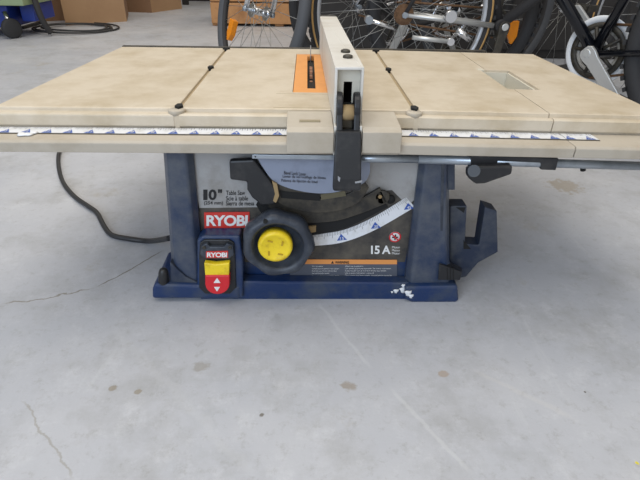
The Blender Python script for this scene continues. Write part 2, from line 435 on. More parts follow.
o, s1 = rail(sx + .0135, xr + .01, sx + .0135, onZ(600, 138, LZ).x, onZ(571, 137, LZ).x, step, 'front_rail', lambda x: blue); droop(o); droop(s1)
b = MB(); c = onZ(27, 134, LZ + .001)
for k in range(7):
    q = c + Vector((random.uniform(-.009, .009), random.uniform(-.006, .008), 0)); b.lathe([(0, 0), (.006, 0), (.004, .0018), (0, .002)], q, (0, 0, 1), whitep, 10)
b.build('paint_blob', saw)

# steel guide rail under the lip, its clamp bracket and cam lever
yr = .702
p0 = onY(418, 159, yr); p1 = onY(655, 166.5, yr)
MB().cyl(onY(336, 157.8, yr), p0, .0062, steel).cyl(p0, p1, .0066, steel).build('guide_tube', saw)
b = MB(); q = [onY(x, y, yr) for x, y in ((252, 154.5), (336, 155.5), (336, 160), (252, 158.8))]
b.prism(q, (0, .012, 0), steel); b.build('guide_strip', saw, bevel=.0008)
MB().cyl(onY(255.3, 156.8, yr - .001), onY(255.3, 156.8, yr + .004), .0012, ink, n=10).build('strip_screw', saw)
b = MB(); yy = yr - .008
b.prism([onY(x, y, yy) for x, y in ((471, 155.5), (559, 158.5), (556, 170.5), (541, 170), (541, 163), (498, 161), (496, 169), (488, 171.5), (471, 171))], (0, .026, 0), black)
b.build('clamp_bracket', saw, bevel=.0015)
b = MB(); yy = yr - .022
b.prism([onY(x, y, yy) for x, y in ((468, 170), (480, 167), (513, 166), (512, 174.5), (485, 184), (476, 184.5), (468, 178))], (0, .016, 0), black)
b.build('cam_lever', saw, bevel=.003)
MB().cyl(onY(474, 171, yy - .002), onY(474, 171, yy + .012), .009, black).build('lever_pivot', saw)
MB().cyl(onY(583, 163, yr + .02), onY(583, 170.5, yr + .02), .004, dblack).build('end_screw', saw)

# ---- body
Yp = YB + .030            # panel plane
ztop = .300
def P(x, y, Y=None): return onY(x, y, Yp if Y is None else Y)
b = MB()
# side columns as lofts (front faces leaning towards the feet)
def column(b, xt0, xt1, xb0, xb1, inner_left, Yt, Yb_, m=navy_c):
    def ring(x0, x1, y, z, d):
        c = .012
        return [Vector((x0, y + c, z)), Vector((x0 + c * .7, y, z)), Vector((x1 - c * .7, y, z)), Vector((x1, y + c, z)), Vector((x1, y + d, z)), Vector((x0, y + d, z))]
    b.loft([ring(xb0, xb1, Yb_, .0, .40), ring(xb0, xb1, Yb_, .03, .40), ring((xb0 * .75 + xt0 * .25), (xb1 * .75 + xt1 * .25), Yb_ * .7 + Yt * .3, .075, .40), ring(xt0, xt1, Yt, ztop, .38)], m)
zp = lambda x, y, Y: onY(x, y, Y).x
# left column: outer edge at x 164 (top) .. 162 (bottom)
column(b, zp(163, 158, YB + .01), zp(192, 158, YB + .01), zp(171, 285, YB + .012), zp(203, 285, YB + .012), False, YB + .012, YB + .008)
column(b, zp(421, 162, YB + .012), zp(447, 162, YB + .012), zp(405, 290, YB + .012), zp(452, 290, YB + .012), True, YB + .012, YB + .008)
# back wall/floor of the housing and lower band
x0 = zp(180, 290, YB); x1 = zp(430, 290, YB)
b.box((x0, Yp + .001, .0), (x1, Yp + .012, ztop), navy)
b.prism([onY(x, y, YB + .006) for x, y in ((200, 300), (410, 303), (410, 283), (200, 281))], (0, .024, 0), navy)
b.box((x0, YB + .37, .0), (x1, YB + .39, ztop), navy)
b.build('housing', saw, bevel=.004, segs=3)
# ridges on the right column
b = MB()
for xx in (441.5,):
    b.prism([onY(x, y, YB + .010) for x, y in ((xx, 158), (xx + 3, 158), (xx + 1, 270), (xx - 2.5, 270))], (0, .006, 0), slate)
b.prism([onY(x, y, YB + .02) for x, y in ((447, 158), (455, 158), (455, 190), (447, 190))], (0, .03, 0), navy_d)
b.build('column_ridge', saw, bevel=.001)
# feet
def foot(px, bot, back=.11):
    b = MB(); o = [onY(x, y, YB - .004) for x, y in px]
    b.prism(o, (0, back, 0), navy); return b.build('foot', saw, bevel=.005, segs=3)
foot(((152, 299), (152, 290), (154, 284), (240, 287), (240, 299)), 0)
MB().prism([onY(x, y, YB + .004) for x, y in ((170, 285), (170, 262), (176, 268), (186, 277), (200, 284))], (0, .03, 0), navy_d).build('foot_fillet', saw, bevel=.002)
foot(((405, 287), (458, 286), (459, 300), (457, 303), (412, 303), (405, 300)), 0)
for px, py, sgn in ((163, 271, -1), (450, 272, 1)):
    b = MB()
    if sgn < 0:
        a0, a1 = onY(163.5, 284, YB + .004), onY(163.5, 261, YB + .004)
        b.lathe([(0, 0), (.0075, 0), (.0088, .006), (.0085, .024), (.0065, .032), (0, .034)], a0, a1 - a0, black, 20)
    else: b.loft([[onY(x, y, YB + .002) for x, y in ((438, 280), (460, 280), (462, 272), (439, 264))], [onY(x, y, YB + .035) for x, y in ((438, 280), (460, 280), (462, 268), (442, 258))]], black)
    for k in range(3 if sgn > 0 else 0): b.prism([onY(px - 3 + 3 * k, y, YB + .001 if sgn > 0 else YB + .005) for y in (280, 268)] + [onY(px - 2 + 3 * k, y, YB + .001 if sgn > 0 else YB + .005) for y in (268, 280)], (0, .006, 0), dblack)
    b.build('foot_clamp', saw, bevel=.003)
b = MB()
for (x, y, r) in ((396, 291, .006), (403, 290, .008), (408, 293, .008), (404, 286, .006), (411, 296, .006), (392, 292, .003)):
    b.lathe([(0, 0), (r * .8, 0), (r * .6, .001), (0, .0012)], onY(x, y, YB + (-.0042 if x > 406 else .0055)), (0, -1, 0), whitep, 9, mod=lambda t, r: 1 + .3 * math.sin(3 * t))
b.build('paint_splash', saw)

# left side wall visible edge and storage hooks at the right
b = MB()
hk = lambda pts, Y, d, m=navy_d: b.prism([onY(x, y, Y) for x, y in pts], (0, d, 0), m)
Yh = YB + .05
hk(((450, 207), (453, 206), (467, 206), (465, 244), (479, 245), (485, 207), (497, 211), (498, 252), (478, 263), (466, 277), (450, 280)), Yh, .03)
b.build('storage_hook', saw, bevel=.0015)
for pts in (((456, 207.5), (465.5, 207.5), (464, 213)), ((463.5, 240), (471, 249), (463.5, 249))):
    MB().prism([onY(x, y, Yh - .0006) for x, y in pts], (0, .002, 0), dblack).build('painted_hook_recess', saw)  # black triangles on the surface, painted as shade in the recesses

# ---- front panel sticker
def pl_quad(b, pts, Y, m, th=.001): return b.prism([onY(x, y, Y) for x, y in pts], (0, th, 0), m)
b = MB(); pl_quad(b, ((188, 150), (428, 150), (421, 165), (412, 228), (405, 262), (300, 262), (198, 262), (199, 235), (193.5, 160)), Yp, label_b, .0012)
b.build('panel_backing', saw)
b = MB(); Yl = Yp - .0012
pl_quad(b, ((188, 152), (427, 152), (420, 166), (414, 200), (408, 206), (398, 196), (392, 190), (374, 192), (330, 205), (275, 207), (199.5, 208)), Yl, label_w)
def tx(s, x0, y0, x1, y1, Y, m, off=0.0, b=None, skew=0.0):
    o = onY(x0, y1, Y); b.text(s, o, onY(x1, y1 + skew, Y) - o, onY(x0, y0, Y) - o, m, off)
tx('1', 203.3, 189.5, 207.5, 200, Yl - .0003, ink, .035, b)
tx('0', 208.5, 189.3, 216.5, 200.2, Yl - .0003, ink, .035, b)
tx('"', 218, 189.3, 222, 193, Yl - .0003, ink, .03, b)
tx('Table Saw', 226, 190.5, 245, 195, Yl - .0003, ink, .01, b)
tx('Scie à table', 226, 196, 248, 200.5, Yl - .0003, ink, .01, b)
tx('(254 mm)', 204, 201, 223, 205.5, Yl - .0003, ink, .015, b)
tx('Sierra de mesa', 226, 201, 254, 205.5, Yl - .0003, ink, .01, b)
b.build('size_label', saw)
b = MB(); pl_quad(b, ((204, 212.5), (249.5, 212), (249.5, 227.5), (204.5, 228.5)), Yl - .0006, red)
tx('RYOBI', 206.5, 215, 247.5, 226, Yl - .0009, inkw, .035, b)
b.build('brand_badge', saw)
b = MB()
tx('15 A', 371, 245.5, 390.5, 254, Yl + .0002, inkw, .03, b)
for k, s in enumerate(('Motor', 'Moteur', 'Motor')): tx(s, 392, 246 + k * 3, 400, 248.3 + k * 3, Yl + .0002, inkw, 0, b)
b.build('motor_rating_print', saw)
b = MB(); c = onY(395, 237, Yl); r = abs(onY(401, 237, Yl).x - c.x)
b.lathe([(0, 0), (r, 0), (r, .0005), (0, .0006)], c + Vector((0, .0004, 0)), (0, -1, 0), inkw, 24)
b.lathe([(r * .8, .0006), (r, .0006), (r, .0010), (r * .8, .0010)], c + Vector((0, .0004, 0)), (0, -1, 0), redp, 24, closed=True)
q = c + Vector((0, -.0005, 0))
b.box(q + Vector((-r * .5, -.0004, -r * .15)), q + Vector((r * .5, 0, r * .1)), ink).box(q + Vector((-r * .1, -.0004, -r * .5)), q + Vector((r * .15, 0, r * .5)), ink)
d = Vector((r * .62, 0, -r * .62)); n = Vector((.0007, 0, .0007))
b.prism([q - d - n, q - d + n, q + d + n, q + d - n], (0, -.0009, 0), redp)
b.build('hands_off_symbol', saw)
b = MB(); pl_quad(b, ((290, 259.5), (397, 260), (397, 277), (290, 277)), Yl, warn_b)
pl_quad(b, ((290, 259.5), (397, 260), (397, 264.3), (290, 264)), Yl - .0004, warn_o)
tx('WARNING', 335, 261, 349, 263.6, Yl - .0008, ink, .02, b)
b.prism([onY(x, y, Yl - .0007) for x, y in ((331, 263.6), (334, 263.6), (332.5, 261))], (0, .0003, 0), ink)
rows = ['Wear eye protection', 'Use blade guard and spreader for every operation', 'Keep hands out of the line of the saw blade', 'Use a push stick when required', 'Disconnect saw from power source before servicing']
for k, s in enumerate(rows):
    w = len(s) * .95; tx(s, 345, 265.4 + k * 2.3, 345 + w, 267 + k * 2.3, Yl - .0004, inkw, 0, b)
    tx(s[::1], 312, 265.6 + k * 2.3, 312 + min(w * .6, 27), 267.1 + k * 2.3, Yl - .0004, inkw, 0, b)
b.build('warning_label', saw)

# ---- bevel mechanism: plate, arcs, scale
def arcpts(pts, n=24):
    """smooth Catmull-Rom through frame points"""
    out = []; P_ = [pts[0]] + list(pts) + [pts[-1]]
    for i in range(1, len(P_) - 2):
        for k in range(n // (len(pts) - 1) + 1):
            t = k / (n // (len(pts) - 1) + 1); a, b_, c, d = P_[i - 1:i + 3]
            out.append(tuple(.5 * ((2 * b_[j]) + (-a[j] + c[j]) * t + (2 * a[j] - 5 * b_[j] + 4 * c[j] - d[j]) * t * t + (-a[j] + 3 * b_[j] - 3 * c[j] + d[j]) * t ** 3) for j in (0, 1)))
    out.append(pts[-1]); return out
def band(b, outer, inner_, Y, d, m, sm=None):
    o, i = arcpts(outer), arcpts(inner_)
    n = min(len(o), len(i)); o = [o[int(k * (len(o) - 1) / (n - 1))] for k in range(n)]; i = [i[int(k * (len(i) - 1) / (n - 1))] for k in range(n)]
    O = [onY(x, y, Y) for x, y in o]; I = [onY(x, y, Y) for x, y in i]; D = Vector((0, d, 0))
    b.loft([[O[k], I[k], I[k] + D, O[k] + D] for k in range(n)], m)
# raised black band standing in for the shade inside the slot
b = MB(); band(b, ((256, 205), (272, 226), (300, 236), (345, 228), (388, 207)), ((266, 185), (280, 196), (310, 205), (345, 205), (376, 194)), Yp - .004, .003, dblack)
b.build('slot_shade_band', saw)
b = MB(); band(b, ((264, 203), (290, 221), (330, 222), (360, 214), (388, 203)), ((262, 190), (295, 207), (325, 209), (352, 203), (380, 188)), Yp - .010, .006, darkm)
b.lathe([(0, 0), (.012, 0), (.012, .006), (0, .006)], onY(382, 196, Yp - .004), (0, -1, 0), darkm, 20)
b.build('bevel_slot_bracket', saw, bevel=.001)
MB().lathe([(0, 0), (.0035, 0), (.003, .002), (.0015, .002), (.001, .001), (0, .001)], onY(380, 196.5, Yp - .0102), (0, -1, 0), tan, 14).build('bracket_rivet', saw)
b = MB(); c = onY(390.5, 199, Yp - .004)
b.lathe([(0, 0), (.0075, 0), (.0075, .003), (0, .003)], c, (0, -1, 0), dblack, 18); b.build('painted_slot_hole', saw)  # black disc on the surface, painted as the dark inside a hole
b = MB(); band(b, ((262, 176), (280, 204), (320, 213), (355, 205), (369, 188)), ((270, 174), (288, 192), (320, 199), (350, 193), (362, 180)), Yp - .020, .010, darkm)
band(b, ((276, 189), (300, 195), (330, 197), (352, 192)), ((272, 181), (298, 190), (330, 192), (350, 187)), Yp - .021, .010, darkm)
b.build('trunnion_ring', saw, bevel=.001)
MB().prism([onY(x, y, Yp - .0215) for x, y in ((280, 191), (320, 194), (320, 201), (281, 198))], (0, .002, 0), dblack).build('painted_trunnion_window', saw)  # black patch on the ring, painted as the shade in an opening
MB().prism([onY(x, y, Yp - .022) for x, y in ((321, 194.5), (345, 191), (346, 196), (321, 200))], (0, .002, 0), mat('olive_dust', (96, 90, 70), .8)).build('dust_patch', saw)
# plate with print
b = MB(); bot = arcpts(((262, 166), (275, 182), (300, 191), (330, 193), (362, 184), (370, 172)), 30)
b.prism([onY(x, y, Yp - .024) for x, y in [(370, 158), (256, 156)] + bot], (0, .002, 0), platem)
Yq = Yp - .0245
for k, s in enumerate(('Bevel Lock Lever', 'Levier de verrouillage de biseau', 'Palanca de fijación de bisel')):
    xx = 284 - k * 1.3; tx(s, xx, 170.8 + k * 4, xx + (22, 43, 36)[k], 174.4 + k * 4, Yq - .0002, ink, .005, b, skew=1.6)
b.build('lever_plate', saw)
# dark lock arm left
b = MB(); b.prism([onY(x, y, Yp - .028) for x, y in ((229, 161), (254, 160), (262, 171), (272, 184), (279, 195), (275, 205), (262, 206), (252, 198), (247, 190), (247, 182), (230, 180))], (0, .014, 0), black)
b.build('bevel_lock_arm', saw, bevel=.003)
b = MB(); b.prism([onY(x, y, Yp - .029) for x, y in ((272, 181), (277, 184), (279, 196), (276, 203), (273, 201), (275, 194))], (0, .004, 0), tan); b.build('sawdust_clump', saw)
# black strip painted as the shadow under the table
MB().box((zp(186, 154, .74), .735, .2755), (zp(430, 154, .74), .75, .298), dblack).build('under_table_shadow', saw, bevel=.001)
# bevel scale
outer = ((312, 246), (342, 242.5), (375, 230), (415, 207)); inn = ((312, 234.5), (342, 230.5), (372, 218), (406, 197.5))
b = MB(); band(b, outer, inn, Yl - .0008, .0006, scale_w)
oo, ii = arcpts(outer, 60), arcpts(inn, 60)
for k in range(2, len(oo) - 1):
    x0, y0 = ii[k]; f = .5 if k % 5 == 0 else .28; x1 = x0 + (oo[k][0] - x0) * f; y1 = y0 + (oo[k][1] - y0) * f
    b.prism([onY(x, y, Yl - .0011) for x, y in ((x0 - .15, y0), (x0 + .15, y0), (x1 + .15, y1), (x1 - .15, y1))], (0, .0003, 0), ink)
for (x, y), s in (((342, 238), '15'), ((376, 226), '30'), ((409, 207), '45')):
    b.prism([onY(x + a, y + c, Yl - .0012) for a, c in ((-5, 2.8), (5, 1.8), (-1, -4))], (0, .0003, 0), blue)
    tx(s, x - 2, y - 1, x + 2, y + 1.8, Yl - .0014, inkw, 0, b)
b.build('bevel_scale', saw)
b = MB(); b.prism([onY(x, y, Yp - .008) for x, y in ((308, 227), (316, 226), (316, 232), (308, 233))], (0, .004, 0), tan); b.build('scale_pointer', saw)

# ---- handwheel
hc = onY(278, 245.5, YB - .02); R = (onY(314, 245, YB - .02).x - onY(242, 245, YB - .02).x) / 2
b = MB()
mod = lambda t, r: 1 + (.035 * math.cos(7 * t + .5) if r > R * .86 else 0)
b.lathe([(R * .80, -.024), (R * .98, -.018), (R, -.004), (R * .93, .006), (R * .78, .008), (R * .70, .003), (R * .64, -.010), (R * .0, -.012)], hc, (0, -1, 0), slate, 84, mod)
b.cyl(hc + Vector((0, .024, 0)), hc + Vector((0, .05, 0)), R * .35, black)
b.build('handwheel', saw, bevel=0)
b = MB(); b.lathe([(0, 0), (R * .30, 0), (R * .30, .008)], hc + Vector((0, .011, 0)), (0, -1, 0), dblack, 30)
yc = hc + Vector((-.004, 0, .002))
b = MB(); r = R * .485; b.lathe([(r * .95, -.012), (r, .004), (r * .96, .009), (r * .80, .0115), (r * .76, .0105), (0, .011)], yc, (0, -1, 0), yel, 40)
b.build('lock_knob_cap', saw)
b = MB()
for a in (0.6, 2.1, 3.9, 5.3):
    q = yc + Vector((math.cos(a) * r * .5, -.0113, math.sin(a) * r * .5)); e = Vector((math.cos(a + .8), 0, math.sin(a + .8))) * .004; n = Vector((-e.z, 0, e.x)) * .35
    b.prism([q - e - n, q + e - n, q + e * 1.2, q + e + n, q - e + n], (0, -.0005, 0), mat('worn_yellow', (186, 150, 24), .5))
b.build('cap_arrow', saw)
MB().cyl(hc + Vector((-.018, -.002, R * .83)), hc + Vector((-.018, -.0092, R * .83)), .0035, dblack, n=14).build('painted_wheel_hole', saw)  # black disc on the rim, painted as the dark of a hole

# ---- switch
Ys = YB - .006
b = MB()
b.prism([onY(x, y, YB - .002) for x, y in ((197, 298), (197, 240), (202, 236), (240, 236), (243, 262), (243, 298))], (0, .03, 0), navy)
b.build('switch_housing', saw, bevel=.004, segs=3)
b = MB(); b.prism([onY(x, y, Ys) for x, y in ((199, 256), (200, 243), (204, 240), (229, 240), (234, 243), (235, 256), (236, 288), (230, 294), (205, 294), (199, 288))], (0, .006, 0), black)
b.prism([onY(x, y, Ys - .006) for x, y in ((200, 255), (201, 246), (207, 243.5), (210, 247), (224, 247), (227, 243.5), (233, 246), (234, 255), (229, 259), (205, 259))], (0, .008, 0), slate)
b.build('switch_plate', saw, bevel=.0015)
for x in (204, 230):
    MB().lathe([(0, 0), (.0035, 0), (.003, .0015), (.0012, .0015), (.0008, .0008), (0, .0008)], onY(x, 247.5, Ys - .006), (0, -1, 0), darkm, 14).build('switch_screw', saw)
b = MB(); b.prism([onY(x, y, Ys - .0068) for x, y in ((206, 251.5), (228, 251), (228, 257.8), (206, 258))], (0, .001, 0), red)
tx('RYOBI', 207, 252.3, 227, 257.2, Ys - .0072, inkw, .035, b); b.build('switch_badge', saw)
b = MB(); b.prism([onY(x, y, Ys - .012) for x, y in ((204, 263), (216, 264.5), (229.5, 263), (229, 276), (205, 276))], (0, .012, 0), yel); b.build('switch_key', saw, bevel=.002)
b = MB(); o_ = [(205, 275.5), (229.5, 275.5), (229.5, 285)] + [(217.3 + 12 * math.cos(a), 285 + 9.5 * math.sin(a)) for a in [PI * k / 10 for k in range(1, 10)]] + [(205, 285)]
b.prism([onY(x, y, Ys - .014) for x, y in o_], (0, .014, 0), redp); b.build('switch_paddle', saw, bevel=.002)
b = MB()
for pts in (((213.5, 283), (220.5, 283), (217, 278)), ((214, 287), (220, 287), (217, 291.5))):
    b.prism([onY(x, y, Ys - .0146) for x, y in pts], (0, .0005, 0), inkw)
b.build('paddle_arrow', saw)

# ---- power cord
b = MB(); pts = []
for x, y, Y, z in ((170, 238, YB + .08, None), (150, 241, None, .012), (130, 239, None, .006), (112, 235, None, .006), (104, 226, None, .006), (97, 213, None, .006), (88, 206, None, .008), (74, 196, None, .006), (63, 182, None, .006), (58.5, 165, None, .006), (60, 150, None, .006), (70, 138, None, .006), (95, 128, None, .006), (150, 122, None, .006)):
    pts.append(onZ(x, y, z) if z else onY(x, y, Y))
from mathutils.geometry import interpolate_bezier
def smooth(pts, n=8):
    out = []; Q = [pts[0]] + pts + [pts[-1]]
    for i in range(1, len(Q) - 2):
        a, b_, c, d = Q[i - 1:i + 3]
        for k in range(n):
            t = k / n; out.append(.5 * ((2 * b_) + (c - a) * t + (2 * a - 5 * b_ + 4 * c - d) * t * t + (3 * b_ - a - 3 * c + d) * t ** 3))
    return out + [pts[-1]]
b.tube(smooth(pts), .0055, cable_m, 10); b.build('power_cord', saw)

# ================================================================ rip fence (lifts off the table)
FY = .700; FT = .4075
fa = onZ(335, 66.5, FT); fb = onZ(365, 68.5, FT)
fx0, fx1 = fa.x, fb.x; fy1 = onZ(328, 16.5, FT).y; fz0 = TZ + .001
fence = thing('rip_fence', 'tall off-white rip fence lying across the middle of the saw table', 'saw fence', ((fx0 + fx1) / 2, FY, TZ))
t = .0035
b = MB()
b.box((fx0, FY, fz0), (fx0 + t, fy1, FT), fence_w).box((fx1 - t, FY, fz0), (fx1, fy1, FT), fence_w)
b.box((fx0 + t, FY, FT - t), (fx1 - t, fy1, FT), fence_w).box((fx0 + t, YT, fz0), (fx1 - t, fy1, fz0 + t), fence_w)
# cheeks going down the front
b.prism([(fx0, FY, fz0), (fx0, FY, .290), (fx0, YL - .006, .288), (fx0, YL - .006, fz0)], (t, 0, 0), fence_w)
b.prism([(fx1 - t, FY, fz0), (fx1 - t, FY, .290), (fx1 - t, YL - .006, .288), (fx1 - t, YL - .006, fz0)], (t, 0, 0), fence_w)
b.box((fx0 + t, FY + .10, fz0 + t), (fx1 - t, FY + .104, FT - t), dblack)
b.box((fx0 + t, FY + .016, .385), (fx1 - t, FY + .020, FT - t), inner)
b.box((fx0 + t, FY + .016, .355), (fx0 + .014, FY + .020, .385), inner).box((fx1 - .014, FY + .016, .355), (fx1 - t, FY + .020, .385), inner)
b.build('fence_body', fence, bevel=.0008)
MB().box((fx0 + .002, fy1 + .0005, fz0), (fx1 - .002, fy1 + .012, FT + .002), darkm).build('fence_end_cap', fence, bevel=.001)
def head(x0, x1, nm):
    b = MB(); y0 = YL - .012; y1 = YV - .004
    prof = [(y1 + .012, TZ + .001), (y1, TZ + .003), (y0 + .012, TZ - .002), (y0, TZ - .006), (y0 - .001, LB + .007), (y0 + .006, LB + .007), (y0 + .006, LZ + .0015), (y1 + .001, LZ + .0015), (y1 + .001, TZ + .001)]
    b.prism([Vector((x0, y, z)) for y, z in prof], (x1 - x0, 0, 0), beige_p); return b.build(nm, fence, bevel=.003, segs=3)
head(onY(286.5, 140, YL - .012).x, fx0 - .0005, 'fence_head')
head(fx1 + .0005, onY(401.5, 140, YL - .012).x, 'fence_head')
sl = onZ(310, 120.5, TZ + .001); MB().box((sl.x - .015, sl.y - .0025, sl.z - .003), (sl.x + .015, sl.y + .002, sl.z + .0012), clearline).build('head_slot', fence)
for px, py in ((346.5, 52), (348.5, 57.5)):
    q = onZ(px, py, FT); MB().lathe([(0, 0), (.0075, 0), (.007, .003), (.004, .0042), (0, .0045)], q, (0, 0, 1), darkm, 18).build('fence_screw', fence)
# lever: two discs, tongue
lx0, lx1 = fx0 + t * .9, fx1 - t * .9; cx = (lx0 + lx1) / 2; ly = FY - .006
b = MB()
def side(x0, x1):
    cyz = (ly + .012, .352); pts = [(cyz[0] + .019 * math.cos(a), cyz[1] + .021 * math.sin(a)) for a in [PI * k / 12 - .2 for k in range(15)]]
    pts += [(ly - .014, .318), (ly - .010, .305), (ly + .020, .318)]
    b.prism([Vector((x0, y, z)) for y, z in pts], (x1 - x0, 0, 0), black)
side(lx0, lx0 + .009); side(lx1 - .009, lx1)
b.build('cam_cheek', fence, bevel=.002)
b = MB(); ztg = onY(350, 191.5, ly - .03).z
ring = lambda z, y, w, d: [Vector((cx - w, y, z)), Vector((cx + w, y, z)), Vector((cx + w, y + d, z)), Vector((cx - w, y + d, z))]
w0 = (lx1 - lx0) / 2
b.loft([ring(ztg, ly - .028, w0 * 1.12, .010), ring(ztg + .004, ly - .033, w0 * 1.22, .016), ring(ztg + .02, ly - .032, w0 * 1.20, .014), ring(.290, ly - .026, w0 * 1.14, .012), ring(.326, ly - .018, w0 * 1.06, .012)], black)
b.build('lever_handle', fence, bevel=.002)
MB().cyl((lx0 + .007, ly + .006, .346), (lx1 - .007, ly + .006, .346), .011, tan).build('lever_axle', fence)
for pts in (((354.5, 182), (362, 180.5), (361.5, 182.5), (355, 183.5)), ((337.5, 176), (340, 178), (339, 182), (337.5, 180))):
    MB().prism([onY(x, y, ly - .0335) for x, y in pts], (0, .001, 0), worn).build('worn_scratch', fence)

fence.rotation_euler = (0, 0, math.radians(.8))

# ================================================================ bicycles
def make_wheel(root, c, R, tyre_m, side_m, hub_m, rim=rimm, nsp=28, knob=0.0, refl=None, tw=.022, cogs=False):
    """wheel in the x-z plane about c; rim is the part, the rest sub-parts"""
    c = Vector(c); rr = R - tw * 1.35
    b = MB(); b.lathe([(rr - .016, -.010), (rr, -.013), (rr, .013), (rr - .016, .010), (rr - .021, 0)], c, (0, 1, 0), rim, 64, closed=True)
    w = b.build('wheel', root, origin=c)
    b = MB(); prof = [(R - tw + tw * math.sin(a), tw * .95 * math.cos(a)) for a in [2 * PI * k / 12 for k in range(12)]]
    b.lathe(prof, c, (0, 1, 0), tyre_m, 72, closed=True)
    if side_m:
        for s in (-1, 1): b.lathe([(rr - .002, s * .0135), (rr + tw * .45, s * tw * .97), (rr + tw * .75, s * tw * 1.0), (rr + tw * .45, s * tw * .8)], c, (0, 1, 0), side_m, 64, closed=True)
    if knob:
        n = 60
        for k in range(n):
            for s in (-1, 1):
                a = 2 * PI * (k + .25 * s) / n; d = Vector((math.cos(a), 0, math.sin(a))); tq = Vector((-d.z, 0, d.x)); o = c + d * (R - .006) + Vector((0, s * tw * .55, 0)); y = Vector((0, tw * .3, 0))
                p = [o - tq * .007 - y, o + tq * .007 - y, o + tq * .007 + y, o - tq * .007 + y]
                b.prism(p, d * (.006 + knob), tyre_m)
    b.build('tyre', w, origin=c)
    b = MB(); b.cyl(c + Vector((0, -.035, 0)), c + Vector((0, .035, 0)), .013, hub_m)
    for s in (-1, 1): b.cyl(c + Vector((0, s * .03, 0)), c + Vector((0, s * .034, 0)), .026, hub_m)
    b.cyl(c + Vector((0, -.07, 0)), c + Vector((0, .07, 0)), .006, steel)
    for s in (-1, 1): b.cyl(c + Vector((0, s * .056, 0)), c + Vector((0, s * .068, 0)), .011, steel, n=6)
    b.build('hub', w, origin=c)
    if cogs:
        b = MB()
        for k, r in enumerate((.036, .032, .028, .024)): b.cyl(c + Vector((0, -.037 - .004 * k, 0)), c + Vector((0, -.039 - .004 * k, 0)), r, rust)
        b.build('sprocket', w, origin=c)
    me = []
    for s, tw_ in ((-1, .5), (1, .5), (-1, -.5), (1, -.5)):
        a = Vector((math.sin(tw_ * 2.4) * .024, s * .031, math.cos(tw_ * 2.4) * .024)); e = Vector((0, s * .003, rr - .018))
        b = MB(); b.cyl(c + a, c + e, .0011, spoke_m, n=5); o = b.build('spoke', w, origin=c); me.append(o.data)
        if len(me) > 1: pass
        o.rotation_euler = (0, len(me) * 2 * PI / nsp, 0)
    for k in range(4, nsp):
        o = bpy.data.objects.new('spoke', me[k % 4]); COL.objects.link(o); o.parent = w; o.location = (0, 0, 0); o.rotation_euler = (0, (k + 1) * 2 * PI / nsp, 0)
    if refl is not None:
        a, down, rf = refl; d = Vector((math.cos(a), 0, math.sin(a))); q = c + d * (rr * rf)
        dn = Vector((math.cos(down), 0, math.sin(down))); sd = Vector((-dn.z, 0, dn.x))
        b = MB(); b.prism([q + dn * u_ + sd * v_ + Vector((0, -.012, 0)) for u_, v_ in ((-.042, -.017), (-.042, .017), (.015, .019), (.044, .004), (.044, -.004), (.015, -.019))], (0, .024, 0), reflector)
        b.build('reflector', w, origin=c, bevel=.002)
    return w

